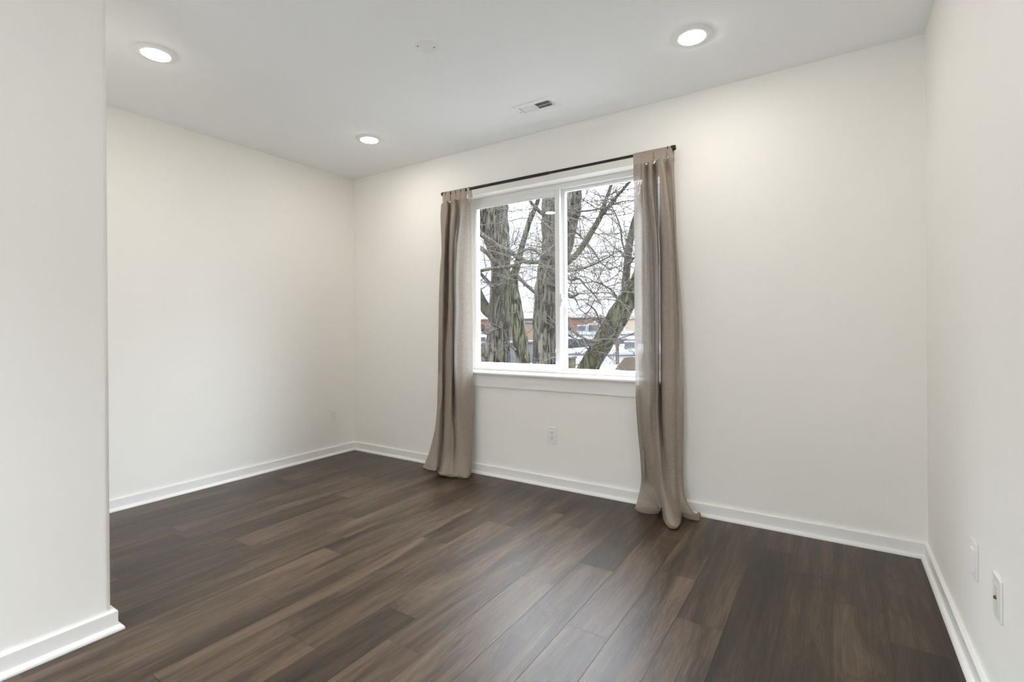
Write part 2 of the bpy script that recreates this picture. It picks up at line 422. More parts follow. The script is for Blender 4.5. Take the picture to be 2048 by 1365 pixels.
b = MB(); b.box(SX0 + .034, SX1 - .040, YF + .013, YF + .018, SZ0 + .044, SZ1 - .048); b.build('pane', M_GLASS, sash)
# fixed half: meeting stile and beads of the frame
b = MB(); b.box(2.013, 2.058, YF + .040, YF + .080, Z0 + .02, Z1 - .036); bevel(b.build('meeting_stile', M_VINYL, win), .003)
FX0, FX1, FZ0, FZ1 = 2.058, X1 - .030, Z0 + .020, Z1 - .036
b = MB(); rect_frame(b, FX0, FX1, FZ0, FZ1, YF + .040, YF + .075, .012, .012, .012, .014); bevel(b.build('glazing_bead', M_VINYL, win), .003)
b = MB(); b.box(FX0 + .010, FX1 - .010, YF + .055, YF + .060, FZ0 + .010, FZ1 - .012); b.build('pane', M_GLASS, win)
b = MB(); b.box(2.047, 2.056, YF + .004, YF + .020, 1.235, 1.325); b.box(2.056, 2.063, YF + .006, YF + .018, 1.262, 1.292)
bevel(b.build('sash_latch', M_VINYL, sash), .002)
# stool with rounded nose, apron below
nose = [(YF + .01, Z0 - .024), (YF + .01, Z0)]
for k in range(9):
    a = PI / 2 + k / 8 * PI
    nose.append((-.028 + .012 * math.cos(a), Z0 - .012 + .012 * math.sin(a)))
b = MB(); b.prism(nose, lambda p, q, t: (t, p, q), X0 + .0005, X1 - .0005)
st = b.build('window_stool', M_SILL, win)
b = MB(); b.prism([(-.0002, 0), (-.0002, .024), (-.040, .024), (-.040, .0)][::1], lambda p, q, t: (t, p * .999, Z0 - .024 + q * 1.0), X0 - .045, X0)
b = MB(); b.box(X0 - .05, X0 + .0005, -.030, 0, Z0 - .024, Z0); b.box(X1 - .0005, X1 + .05, -.030, 0, Z0 - .024, Z0)
bevel(b.build('stool_horn', M_SILL, win), .008, 3)
b = MB(); b.box(X0 - .035, X1 + .035, -.0145, 0, .654, Z0 - .024); bevel(b.build('window_apron', M_TRIM, win), .002)

GZ0 = -3.2
# added glazed door behind the camera, lets fill daylight into the room
dr = struct(empty('fill_door_1', (0, 0, 0)))
b = MB(); rect_frame(b, BX0, BX1, 0, BZ1, YB - .12, YB - .05, .05, .05, .03, .05); b.box(2.32, 2.38, YB - .12, YB - .05, .03, BZ1 - .05)
bevel(b.build('fill_door_frame', M_VINYL, dr), .003)
for xa, xb in ((BX0 + .045, 2.325), (2.375, BX1 - .045)):
    b = MB(); b.box(xa, xb, YB - .085, YB - .080, .025, BZ1 - .045); b.build('pane', M_GLASS, dr)
b = MB(); b.box(-14, 18, -14.5, -14.0, GZ0, 5.6); struct(b.build('wall_sky_blocker', mat('grey_blocker_render', (.30, .29, .28), .9, .1, var=.08, scale=1.5)))  # added unseen wall, blocks low sky from the fill door
b = MB(); b.box(-1.5, W + 1.8, YB - 5.5, YB - .155, -.16, -.04); struct(b.build('fill_bounce_slab', mat('pale_concrete', (.16, .157, .153), .9, .2, var=.06, scale=3)))  # added unseen slab, bounces sky light up through the fill door

# ------------------------------------------------------------------ ceiling fittings
def downlight(x, y, label, group='recessed ceiling lights'):
    e = tag(empty('recessed_light', (x, y, H)), label, 'ceiling light', group)
    b = MB(); b.lathe([(.0925, 0.0), (.0925, -.0025), (.089, -.0046), (.066, -.0088), (.0610, -.0102), (.0595, -.0100), (.0590, -.0080), (.0590, -.001)], (0, 0, 0), 64)
    b.build('trim_ring', M_LTRIM, e)
    b = MB(); b.lathe([(.0585, -.0080), (.0578, -.0105), (.055, -.0124), (.048, -.0136), (.030, -.0142), (.00001, -.0144)], (0, 0, 0), 64)
    b.build('lens', M_LENS, e); return e
downlight(.88, -1.895, 'lit recessed ceiling light nearest the closet corner, at the left')
downlight(.88, -.572, 'lit recessed ceiling light smallest in view, above the far left corner')
downlight(3.10, -.585, 'lit recessed ceiling light over the window wall, right of the vent')
downlight(3.10, -1.895, 'lit recessed ceiling light overhead, just out of view')
downlight(2.7, -3.55, 'added fill light behind the room, built as a recessed ceiling light')  # extra lamp added behind the camera to fill the room

e = tag(empty('ceiling_cover_plate', (2.022, -1.216, H)), 'round white blank cover plate with two screws on the ceiling', 'cover plate')
b = MB(); b.lathe([(.0600, 0), (.0600, -.005), (.0585, -.0075), (.052, -.0092), (.00001, -.0098)], (0, 0, 0), 56); b.build('plate', M_LTRIM, e)
for s in (-1, 1):
    b = MB(); b.lathe([(.0042, -.0080), (.0042, -.0104), (.00001, -.0110)], (s * .029, s * .026, 0), 16); b.build('screw', M_SCREW, e)

# supply register: two banks of slats turned opposite ways
e = tag(empty('air_vent', (2.134, -.360, H)), 'white rectangular air vent on the ceiling with one dark bank of slats', 'vent')
VX, VY, GX0, GX1, GY = .138, .070, -.106, .098, .037
b = MB()
rect_frame_xy = lambda bld, x0, x1, y0, y1, z0, z1, l, r, bt, tp: (bld.box(x0, x0 + l, y0, y1, z0, z1), bld.box(x1 - r, x1, y0, y1, z0, z1), bld.box(x0 + l, x1 - r, y0, y0 + bt, z0, z1), bld.box(x0 + l, x1 - r, y1 - tp, y1, z0, z1))
rect_frame_xy(b, -VX, VX, -VY, VY, -.006, 0, VX + GX0, VX - GX1, VY - GY, VY - GY)
b.box(-.008, .0, -GY, GY, -.005, 0); b.box(GX0, -.008, .006, .009, -.0045, -.001); b.box(0, GX1, .006, .009, -.0045, -.001)
bevel(b.build('face_plate', M_VENTW, e), .003)
b = MB(); b.box(GX0, GX1, -GY, GY, -.0006, -.0001); b.build('duct_opening', M_DUCT, e)
for bank, (xa, xb, tilt) in enumerate(((GX0 + .004, -.010, -1), (.003, GX1 - .003, 1))):
    for k in range(10):
        xx = xa + (xb - xa) * (k + .5) / 10; dx = .0036 if tilt < 0 else .0026
        b = MB()
        b.prism([(xx - dx * tilt, -.0008), (xx - dx * tilt + .0009, -.0008), (xx + dx * tilt + .0009, -.0052), (xx + dx * tilt, -.0052)], lambda p, q, t: (p, t, q), -GY, GY)
        b.build('slat', M_VENTW, e)
b = MB(); b.box(GX1 + .006, GX1 + .0085, -.030, .030, -.0066, -.0058); b.build('damper_slot', M_DUCT, e)
b = MB(); b.box(GX1 + .005, GX1 + .010, .004, .012, -.012, -.006); b.build('damper_lever', M_VENTW, e)
for s in (-1, 1):
    b = MB(); b.lathe([(.0035, -.006), (.0035, -.0072), (.00001, -.0076)], (-.122 if s < 0 else .122, .010, 0), 14); b.build('screw', M_SCREW, e)

# ------------------------------------------------------------------ wall plates
def plate_base(e, w=.070, h=.113):
    b = MB(); b.box(-w / 2, w / 2, -.0055, 0, -h / 2, h / 2); bevel(b.build('cover_plate', M_PLASTIC, e), .0035, 3)
def insert(e, y0=-.0078):
    b = MB(); b.box(-.0168, .0168, y0, -.004, -.0335, .0335); bevel(b.build('insert', M_PLASTIC, e), .0015)
def outlet(loc, rz, label):
    e = tag(empty('power_outlet', loc, (0, 0, rz)), label, 'outlet', 'wall outlets')
    plate_base(e); insert(e)
    for s in (-1, 1):
        zc = s * .0165
        b = MB(); b.box(-.0075, -.0052, -.0084, -.0075, zc + .001, zc + .009); b.box(.0048, .0071, -.0084, -.0075, zc + .001, zc + .0085)
        b.lathe([(.0026, -.0084), (.0026, -.0075)], (0, 0, zc - .006), 12, 'y'); b.build('socket_slots', M_SLOT, e)
    return e
outlet((2.031, 0, .352), 0, 'white power outlet centred below the window apron')
outlet((0, -.226, .336), PI / 2, 'white power outlet on left wall near the far corner')
e = tag(empty('wall_plate', (W, -.937, .364), (0, 0, -PI / 2)), 'white wall plate with plain raised insert on right wall, nearer the corner', 'wall plate', 'plates on the right wall')
plate_base(e); insert(e, -.0105)
e = tag(empty('wall_plate', (W, -1.194, .364), (0, 0, -PI / 2)), 'white wall plate with small brown jack at its middle on right wall', 'wall plate', 'plates on the right wall')
plate_base(e, .072, .114)
b = MB(); b.box(-.017, .017, -.0062, -.005, -.034, .034); bevel(b.build('insert', M_PLASTIC, e), .0015)
b = MB(); b.lathe([(.0052, -.005), (.0052, -.0085), (.0040, -.0088), (.0040, -.0112), (.00001, -.0112)], (0, 0, 0), 14, 'y'); b.build('jack', M_BROWN, e)

# ------------------------------------------------------------------ curtain rod
RY, RZ = -.080, 2.1165
rod = tag(empty('curtain_rod', (2.015, RY, RZ)), 'dark bronze curtain rod across the top of the window', 'curtain rod')
def rx(x): return x - 2.015
b = MB(); b.lathe([(.0108, rx(1.150)), (.0108, rx(2.062))], (0, 0, 0), 24, 'x'); b.build('outer_tube', M_ROD, rod)
b = MB(); b.lathe([(.0088, rx(2.060)), (.0088, rx(2.868))], (0, 0, 0), 24, 'x'); b.build('inner_tube', M_ROD, rod)
for xe, s in ((1.150, -1), (2.868, 1)):
    b = MB(); b.lathe([(.0125, rx(xe - s * .004)), (.0150, rx(xe)), (.0150, rx(xe + s * .018)), (.0130, rx(xe + s * .022)), (.00001, rx(xe + s * .023))], (0, 0, 0), 24, 'x')
    b.build('finial', M_ROD, rod)
for xe in (1.172, 2.848):
    b = MB(); b.box(rx(xe - .012), rx(xe + .012), .076, .080, -.055, .020)
    b.tube([(rx(xe), .078, -.022), (rx(xe), .04, -.022), (rx(xe), .008, -.018)], .005, 10)
    arc = [(rx(xe), -.0125 * math.cos(a), -.0125 * math.sin(a) * 1.0) for a in [PI * (-.35 + 1.75 * k / 14) for k in range(15)]]
    b.tube([(q[0], -q[1], q[2]) for q in arc], .0032, 8)
    b.build('bracket', M_ROD, rod)

# ------------------------------------------------------------------ curtains
def cloth(sections, nz_, ns, seed, wr=.003):
    """sections: list of (z-list or z, [(x,y[,z])...]) from top to floor; smooth surface through them"""
    rows = []
    K = len(sections[0][1])
    cols = []
    for k in range(K):
        P = []
        for z, pts in sections:
            q = pts[k]; P.append((q[0], q[1], q[2] if len(q) > 2 else z))
        cols.append(catmull(P, nz_))
    R_ = len(cols[0])
    vs = []
    C_ = 0
    for r in range(R_):
        line = catmull([cols[k][r] for k in range(K)], ns)
        C_ = len(line)
        for j, (x, y, z) in enumerate(line):
            n = mnoise.noise(Vector((j * .35 / ns * 3 + seed, z * 2.2, seed))) * wr + mnoise.noise(Vector((j / ns * 1.4 + seed, z * 9, 3.1))) * wr * .5
            vs.append((x + n * .5, y + n, max(z, .003)))
    fs = [(r * C_ + j, r * C_ + j + 1, (r + 1) * C_ + j + 1, (r + 1) * C_ + j) for r in range(R_ - 1) for j in range(C_ - 1)]
    return vs, fs
def make_cloth(name, secs, seed, parent, nz_=10, ns=7, th=.0016):
    vs, fs = cloth(secs, nz_, ns, seed)
    b = MB(); b.add(vs, fs, True); ob = b.build(name, M_CURT, parent, recalc=False)
    return ob
def tab(parent, x, wd, zf, zb, skew=0.0, yf=-.098):
    """cloth loop over the rod"""
    prof = [(yf, zf - RZ), (yf + .002, (zf - RZ) * .6)]
    for k in range(9):
        a = PI - k / 8 * PI
        prof.append((RY + .0135 * math.cos(a), .0135 * math.sin(a)))
    prof += [(RY + .012, (zb - RZ) * .6), (RY + .010, zb - RZ)]
    vs, fs = [], []
    nW = 5; th = .0012
    for i, (y, z) in enumerate(prof):
        dn = max(0, -z) / .07
        for j in range(nW + 1):
            t = j / nW - .5
            ww = wd * (1 - .18 * dn)
            vs.append((x + t * ww + skew * dn, y - .004 * math.cos(t * PI) * dn, RZ + z))
    for i in range(len(prof) - 1):
        for j in range(nW): fs.append((i * (nW + 1) + j, i * (nW + 1) + j + 1, (i + 1) * (nW + 1) + j + 1, (i + 1) * (nW + 1) + j))
    b = MB(); b.add(vs, fs, True); return b.build('tab', M_CURT, parent, recalc=False)

def row(z, us, ys, dz=None):
    """one cross-section of cloth: columns by where each fold shows along the rod, and its depth off the wall"""
    return (z, [(at(u, CY, y).x, y, z + (dz[i] if dz else 0)) for i, (u, y) in enumerate(zip(us, ys))])
def add_tabs(parent, specs, z0):
    for u, wd, sk in specs: tab(parent, at(u, CY, -.095).x, wd, z0, z0 + .004, sk)
def lining(name, S, parent, seed, z_lo=1.985):
    """doubled cloth of the heading behind the panel"""
    rows = [(z, [(q[0] - .003, q[1] + .006, z) for q in pts]) for z, pts in (S[0], S[1])]
    t = (S[0][0] - z_lo) / (S[0][0] - S[1][0])
    low = [(p[0] + (q[0] - p[0]) * t, p[1] + (q[1] - p[1]) * t, z_lo) for p, q in zip(rows[0][1], rows[1][1])]
    return make_cloth(name, [(rows[0][0], [(p[0], p[1], p[2] - .006) for p in rows[0][1]]), (z_lo, low)], seed, parent, 3)

left = tag(empty('curtain', (0, 0, 0)), 'taupe linen curtain at the left of window, hem trailing on the floor', 'curtain', 'curtains at the window')
S = [
 row(2.052, [884, 890, 894, 898, 902, 905, 909, 913, 917, 924, 931, 937, 942], [-.075, -.095, -.105, -.085, -.060, -.085, -.105, -.095, -.080, -.100, -.100, -.090, -.080], [-.006, 0, .004, 0, -.004, .003, .005, 0, 0, .004, .002, -.022, -.042]),
 row(1.94, [882, 888, 892, 896, 901, 904, 909, 913, 918, 925, 932, 938, 943], [-.060, -.075, -.105, -.100, -.035, -.085, -.118, -.100, -.060, -.105, -.105, -.090, -.075]),
 row(1.70, [884, 887, 890, 893, 897, 900, 904, 907, 910, 917, 927, 936, 944], [-.050, -.090, -.120, -.070, -.026, -.100, -.130, -.110, -.045, -.112, -.112, -.090, -.070]),
 row(1.50, [880, 884, 888, 891, 896, 899, 903, 906, 908, 914, 925, 935, 944], [-.050, -.100, -.125, -.070, -.022, -.100, -.135, -.100, -.036, -.118, -.116, -.090, -.065]),
 row(1.20, [878, 882, 886, 890, 894, 898, 903, 906, 908, 913, 923, 935, 945], [-.050, -.070, -.115, -.055, -.040, -.110, -.135, -.075, -.026, -.120, -.118, -.088, -.062]),
 row(.90, [876, 880, 884, 888, 892, 897, 902, 905, 907, 911, 921, 934, 945], [-.052, -.024, -.095, -.036, -.080, -.118, -.135, -.055, -.022, -.122, -.120, -.086, -.060]),
 row(.62, [874, 878, 883, 886, 891, 897, 902, 904, 907, 912, 922, 934, 945], [-.056, -.070, -.100, -.026, -.080, -.118, -.135, -.075, -.050, -.124, -.122, -.088, -.060]),
 row(.42, [872, 877, 881, 885, 890, 896, 901, 904, 907, 912, 922, 934, 944], [-.062, -.110, -.080, -.022, -.095, -.125, -.136, -.115, -.095, -.128, -.126, -.094, -.062]),
 row(.26, [866, 873, 879, 883, 887, 894, 901, 905, 909, 914, 924, 935, 943], [-.075, -.125, -.095, -.024, -.110, -.138, -.128, -.150, -.118, -.140, -.134, -.102, -.066]),
 row(.13, [857, 866, 874, 880, 884, 890, 897, 903, 909, 916, 926, 935, 942], [-.098, -.134, -.122, -.050, -.100, -.160, -.150, -.168, -.140, -.156, -.150, -.120, -.080]),
 row(.050, [849, 860, 871, 878, 881, 884, 892, 901, 909, 917, 927, 935, 941], [-.120, -.142, -.142, -.085, -.110, -.178, -.186, -.196, -.170, -.172, -.166, -.140, -.100]),
 row(.016, [844, 857, 869, 876, 878, 879, 888, 899, 909, 918, 928, 935, 940], [-.132, -.152, -.152, -.110, -.124, -.204, -.214, -.212, -.190, -.186, -.182, -.158, -.114]),
 row(.030, [844, 857, 868, 875, 876, 874, 884, 897, 908, 918, 928, 935, 939], [-.136, -.156, -.154, -.114, -.130, -.226, -.236, -.232, -.212, -.206, -.204, -.176, -.130], [-.022, -.022, -.022, -.018, -.010, .004, -.006, .006, -.008, .002, -.010, .006, -.002]),
 row(.010, [845, 857, 868, 875, 877, 877, 887, 899, 909, 918, 928, 935, 938], [-.132, -.150, -.148, -.110, -.124, -.222, -.226, -.222, -.204, -.200, -.196, -.170, -.126]),
 row(.004, [847, 858, 868, 875, 878, 881, 890, 901, 910, 919, 928, 934, 938], [-.126, -.142, -.140, -.104, -.116, -.196, -.204, -.200, -.186, -.182, -.178, -.150, -.112]),
]
make_cloth('fabric_panel', S, 1.3, left, 9)
lining('heading', S, left, 1.3)
def inner(parent, u0, u1, seed, zt=2.04, zb=.14):
    """cloth folded back behind the front pleats"""
    n = 7; R_ = []
    for z in (zt, 1.6, 1.1, .6, zb):
        R_.append(row(z, [u0 + (u1 - u0) * k / (n - 1) for k in range(n)], [-.048 + .016 * math.sin(k * 2.3 + seed + z * .4) for k in range(n)]))
    return make_cloth('inner_fold', R_, seed, parent, 6, 5)
inner(left, 884, 911, 2.1); inner(left, 922, 937, 4.4)
add_tabs(left, [(890, .034, .000), (898, .040, -.006), (908, .042, .004), (918, .044, .000), (928, .042, -.004)], 2.050)
tab(left, at(938.5, CY, -.09).x, .026, 2.004, 2.056, .016)

right = tag(empty('curtain', (0, 0, 0)), 'taupe linen curtain at the right of window, hem pooled in lobes', 'curtain', 'curtains at the window')
S = [
 row(2.056, [1269, 1276, 1283, 1289, 1295, 1300, 1306, 1310, 1315, 1322, 1329, 1333, 1338, 1344, 1350], [-.090, -.095, -.090, -.100, -.070, -.100, -.105, -.060, -.095, -.110, -.100, -.060, -.090, -.100, -.085], [0, .002, 0, .003, -.003, .002, .003, -.004, .002, .008, .004, -.005, .003, .004, 0]),
 row(1.90, [1269, 1276, 1284, 1289, 1296, 1301, 1306, 1311, 1317, 1325, 1334, 1339, 1343, 1348, 1352], [-.085, -.090, -.085, -.112, -.050, -.105, -.118, -.048, -.100, -.125, -.130, -.075, -.070, -.090, -.075]),
 row(1.55, [1270, 1278, 1286, 1293, 1303, 1310, 1316, 1320, 1326, 1335, 1344, 1348, 1350, 1353, 1356], [-.080, -.085, -.080, -.122, -.026, -.106, -.122, -.026, -.102, -.132, -.142, -.056, -.058, -.075, -.060]),
 row(1.10, [1269, 1278, 1286, 1296, 1306, 1311, 1317, 1320, 1325, 1335, 1347, 1352, 1356, 1360, 1365], [-.075, -.085, -.085, -.128, -.036, -.112, -.128, -.030, -.102, -.126, -.138, -.066, -.064, -.070, -.050]),
 row(.62, [1271, 1277, 1284, 1296, 1306, 1312, 1316, 1319, 1326, 1336, 1347, 1353, 1358, 1362, 1367], [-.075, -.052, -.090, -.132, -.096, -.122, -.100, -.032, -.120, -.140, -.130, -.090, -.080, -.070, -.050]),
 row(.32, [1278, 1282, 1288, 1297, 1306, 1314, 1320, 1323, 1328, 1336, 1347, 1353, 1357, 1361, 1365], [-.080, -.044, -.056, -.090, -.108, -.150, -.168, -.120, -.106, -.122, -.122, -.090, -.080, -.070, -.050]),
 row(.17, [1280, 1284, 1290, 1298, 1307, 1316, 1323, 1328, 1333, 1340, 1348, 1355, 1360, 1363, 1366], [-.096, -.070, -.046, -.056, -.080, -.152, -.200, -.196, -.160, -.136, -.128, -.098, -.088, -.080, -.055]),
 row(.075, [1273, 1281, 1291, 1302, 1311, 1318, 1326, 1333, 1341, 1347, 1353, 1359, 1365, 1371, 1374], [-.128, -.128, -.112, -.078, -.060, -.118, -.232, -.248, -.230, -.176, -.130, -.098, -.104, -.106, -.068]),
 row(.022, [1268, 1280, 1296, 1312, 1318, 1322, 1328, 1336, 1348, 1356, 1360, 1364, 1376, 1392, 1390], [-.135, -.152, -.150, -.118, -.070, -.094, -.240, -.290, -.286, -.220, -.140, -.098, -.114, -.104, -.064]),
 row(.034, [1267, 1280, 1297, 1316, 1320, 1322, 1328, 1335, 1350, 1358, 1361, 1364, 1378, 1398, 1394], [-.146, -.166, -.164, -.132, -.076, -.098, -.256, -.312, -.306, -.236, -.146, -.102, -.126, -.116, -.072], [-.012, .006, .010, -.004, 0, 0, -.010, .004, -.008, 0, 0, 0, .008, .018, .006]),
 row(.008, [1268, 1280, 1297, 1314, 1319, 1322, 1328, 1336, 1349, 1357, 1360, 1364, 1377, 1396, 1393], [-.142, -.160, -.158, -.126, -.072, -.094, -.248, -.302, -.296, -.228, -.142, -.098, -.120, -.108, -.066]),
 row(.004, [1270, 1280, 1296, 1311, 1317, 1321, 1327, 1336, 1347, 1355, 1359, 1363, 1374, 1388, 1386], [-.130, -.146, -.142, -.112, -.066, -.088, -.228, -.276, -.270, -.210, -.130, -.092, -.106, -.094, -.060]),
]
make_cloth('fabric_panel', S, 7.7, right, 9)
lining('heading', S, right, 7.7)
inner(right, 1287, 1318, 5.2); inner(right, 1321, 1337, 8.8)
add_tabs(right, [(1275.5, .044, .000), (1289, .044, .003), (1302, .048, -.004), (1317, .044, .006), (1330, .040, -.008), (1341, .030, .010)], 2.054)

# ------------------------------------------------------------------ outside: ground and buildings
GZ = -3.2
b = MB(); b.box(-160, 120, -120, 200, GZ - .2, GZ)
struct(b.build('ground', mat('yard_ground', (.13, .125, .115), .95, .1, var=.4, scale=.6)))
def brick_mat(name, c1, c2, mo, s=1.0):
    mt = bpy.data.materials.new(name); mt.use_nodes = True; nt = mt.node_tree; bs = nt.nodes['Principled BSDF']
    bs.inputs['Roughness'].default_value = .9; bs.inputs['Specular IOR Level'].default_value = .1
    tc = nt.nodes.new('ShaderNodeTexCoord'); mp = nt.nodes.new('ShaderNodeMapping'); mp.inputs['Rotation'].default_value = (PI / 2, 0, 0)
    br = nt.nodes.new('ShaderNodeTexBrick'); br.inputs['Color1'].default_value = (*c1, 1); br.inputs['Color2'].default_value = (*c2, 1); br.inputs['Mortar'].default_value = (*mo, 1)
    br.inputs['Scale'].default_value = s; br.inputs['Brick Width'].default_value = .5; br.inputs['Row Height'].default_value = .22; br.inputs['Mortar Size'].default_value = .03
    nt.links.new(tc.outputs['Object'], mp.inputs[0]); nt.links.new(mp.outputs[0], br.inputs['Vector']); nt.links.new(br.outputs[0], bs.inputs['Base Color']); return mt
M_BRICK = brick_mat('red_brick', (0.0403, 0.0143, 0.0091), (0.06175, 0.0273, 0.0182), (0.065, 0.052, 0.0429), 1.2)
M_CHIM = brick_mat('mossy_brick', (0.03, 0.02125, 0.0125), (0.025, 0.0225, 0.01125), (0.04, 0.0375, 0.025), 5)
M_TAN = mat('tan_stucco', (0.124, 0.104, 0.0784), .9, .1, var=.08, scale=.8)
M_ORANGE = mat('tan_siding', (.055, .040, .027), .9, .1, var=.12, scale=1.2)
M_WROOF = mat('white_membrane_roof', (0.126, 0.129, 0.138), .8, .2, var=.12, scale=.5)
M_WWALL = mat('pale_painted_block', (0.1674, 0.1674, 0.1798), .85, .15, var=.15, scale=.7)
M_GREYB = mat('dark_grey_roofing', (0.028, 0.028, 0.03), .85, .2, var=.25, scale=.8)
M_GALV = mat('galvanised_grey', (0.09, 0.093, 0.099), .5, .4, .3, var=.12, scale=3)
M_SHING = mat('brown_shingle', (0.0425, 0.03125, 0.02375), .9, .1, var=.25, scale=6)
M_POLE = mat('weathered_pole_wood', (0.03575, 0.02888, 0.02063), .9, .1, var=.25, scale=5)
M_WINDK = mat('dark_window_glass', (0.015, 0.0175, 0.02), .2, .5, var=.2, scale=3)

def building(name, label, u0, u1, ytop, y, depth, mwall, mroof, parapet=.25, wins=0):
    """flat roofed building, front wall on the plane y, from photo columns u0..u1"""
    p0, p1 = at(u0, ytop, y), at(u1, ytop, y); zt = (p0.z + p1.z) / 2
    e = tag(empty(name, ((p0.x + p1.x) / 2, y, GZ)), label, 'building'); hw = (p1.x - p0.x) / 2; h = zt - GZ
    b = MB(); b.box(-hw, hw, 0, depth, 0, h - parapet); b.build('wall', mwall, e)
    b = MB()
    b.box(-hw - .1, hw + .1, -.1, .15, h - parapet, h); b.box(-hw - .1, hw + .1, depth - .15, depth + .1, h - parapet, h)
    b.box(-hw - .1, -hw + .15, .15, depth - .15, h - parapet, h); b.box(hw - .15, hw + .1, .15, depth - .15, h - parapet, h)
    b.box(-hw + .15, hw - .15, .15, depth - .15, h - parapet, h - parapet * .4); b.build('roof', mroof, e)
    for k in range(wins):
        xx = -hw + (k + .5) * 2 * hw / wins
        b = MB(); b.box(xx - .4, xx + .4, -.05, .02, h - 1.75, h - .75); b.build('window', M_WINDK, e)
    return e
building('brick_building', 'long red brick building on the skyline beyond the white roofs', 905, 1214, 637.5, 62, 14, M_BRICK, M_GREYB, .2)
building('tan_building', 'tan block building on the skyline right of the brick one', 1243, 1300, 634, 58, 12, M_TAN, M_TAN, .3)
building('white_warehouse', 'pale warehouse with a row of small dark windows below the brick building', 1080, 1290, 664, 44, 8, M_WWALL, M_WROOF, .3, 14)
building('white_warehouse', 'pale warehouse far left, seen between curtain and left trunk', 900, 1016, 662, 43, 8, M_WWALL, M_WROOF, .3, 6)
building('tan_house', 'orange tan house glimpsed between the two stems of the left tree', 1010, 1036, 642, 36, 6, M_ORANGE, M_GREYB, .2)
building('long_shed', 'long low shed with white metal roof in the right pane', 1090, 1300, 704, 21.5, 15, M_WWALL, M_WROOF, .12)
building('dark_roofed_shed', 'low shed with dark roof behind the left trunk', 925, 985, 686, 22, 9, M_GREYB, M_GREYB, .12)
building('low_garage', 'low garage with pale flat roof nearest the window at the right', 1105, 1300, 752, 13, 5.2, M_WWALL, M_WROOF, .1)
building('low_garage', 'low garage with pale flat roof nearest the window at the left', 900, 1075, 748, 13.5, 6, M_WWALL, M_WROOF, .1)
def on_z(u, v, z):
    d = FV + RV * ((u - CX) / F_PX) - UV * ((v - CY) / F_PX)
    return CAM + d * ((z - CAM.z) / d.z)
# added house-shaped blocker: unseen beyond the right edge of the view, it keeps the low sky off the closet wall
nb = tag(empty('house_sky_blocker', (4.4, 8.0, GZ)), 'added grey house-shaped sky blocker, hidden behind the right curtain and wall', 'building')
b = MB(); b.box(-3.0, 3.0, 0, 6, 0, 9.4); b.build('wall', mat('grey_lap_siding', (.24, .24, .25), .85, .15, var=.06, scale=2), nb)
b = MB(); b.prism([(-3.3, 9.4), (3.3, 9.4), (0, 11.0)], lambda p_, q_, t: (p_, t, q_), -.3, 6.3); b.build('roof', M_GREYB, nb)
for xx in (-1.6, 1.6):
    for zz in (1.4, 4.4, 7.2):
        b = MB(); b.box(xx - .45, xx + .45, -.04, .02, zz, zz + 1.3); b.build('window', M_WINDK, nb)
def hvac(u, v, y, s, label):
    p = at(u, v, y); e = tag(empty('rooftop_unit', (p.x, p.y, p.z)), label, 'rooftop unit', 'units on the far roofs')
    b = MB(); b.box(-s * .6, s * .6, -s * .4, s * .4, 0, s * .8); bevel(b.build('housing', M_GALV, e), .03)
    b = MB(); b.lathe([(s * .3, s * .8), (s * .3, s * .9), (s * .25, s * .92), (.0001, s * .92)], (0, 0, 0), 16); b.build('fan_hood', M_GREYB, e)
    b = MB(); b.box(-s * .5, s * .5, -s * .42, -s * .40, s * .15, s * .65); b.build('grille', M_GREYB, e)
hvac(1166, 664, 46, .9, 'small grey unit on the pale warehouse roof, left one')
hvac(1190, 664, 47, 1.1, 'larger grey unit on the pale warehouse roof near the middle')
hvac(1240, 664.5, 46, .8, 'small grey unit on the pale warehouse roof, right one')
hvac(1262, 698, 24, .55, 'grey unit at the right end of the long shed roof')
b = MB(); p = at(1190, 664, 48); b.tube([(p.x, p.y, p.z), (p.x, p.y, p.z + 1.2)], .12, 10)
tag(b.build('vent_stack', M_WROOF), 'pale vent stack standing on the warehouse roof', 'vent stack')
# chimney, brown roof, pole, wire
p = at(1138, 714, 14.2); hw = px(10, p); zr = (at(1105, 752, 13).z + at(1300, 752, 13).z) / 2 - .038; hc = p.z - zr
e = tag(empty('brick_chimney', (p.x, p.y, zr)), 'mossy brick chimney at bottom left of the right pane', 'chimney')
b = MB(); b.box(-hw, hw, -hw, hw, 0, hc - .07); b.build('stack', M_CHIM, e)
b = MB(); b.box(-hw - .03, hw + .03, -hw - .03, hw + .03, hc - .07, hc); b.build('cap', M_CHIM, e)
p = at(1262, 736, 9.5); h1 = at(1250, 714, 9.5)
e = tag(empty('brown_roofed_shed', (p.x, p.y, GZ)), 'small shed with brown shingle roof at bottom right of the right pane', 'shed')
zt = h1.z - GZ; ze = p.z - GZ - .05
b = MB(); b.box(-.36, .9, .1, 1.7, 0, ze); b.build('wall', M_WWALL, e)
b = MB(); b.prism([(-.45, ze - .02), (-.18, zt - .03), (.0, zt), (.45, zt - .02), (1.0, ze)], lambda a, q, t: (a, t, q), 0, 1.8); b.build('roof', M_SHING, e)
p = at(1234.5, 671, 20.5); r = px(3.5, p)
b = MB(); b.tube([(p.x, p.y, GZ), (p.x, p.y, p.z * .5), (p.x, p.y, p.z)], [r * 1.1, r, r * .9], 14)
tag(b.build('utility_pole', M_POLE), 'weathered wooden pole standing in front of the pale sheds', 'pole')
a0, a1 = at(880, 699, 10.5), at(1320, 709, 10.5)
b = MB(); b.tube([a0.lerp(a1, k / 20) + Vector((0, 0, -.10 * (1 - (k / 10 - 1) ** 2))) for k in range(21)], .008, 6)
tag(b.build('overhead_cable', M_GREYB), 'thin dark cable strung across the yard behind the trees', 'cable')

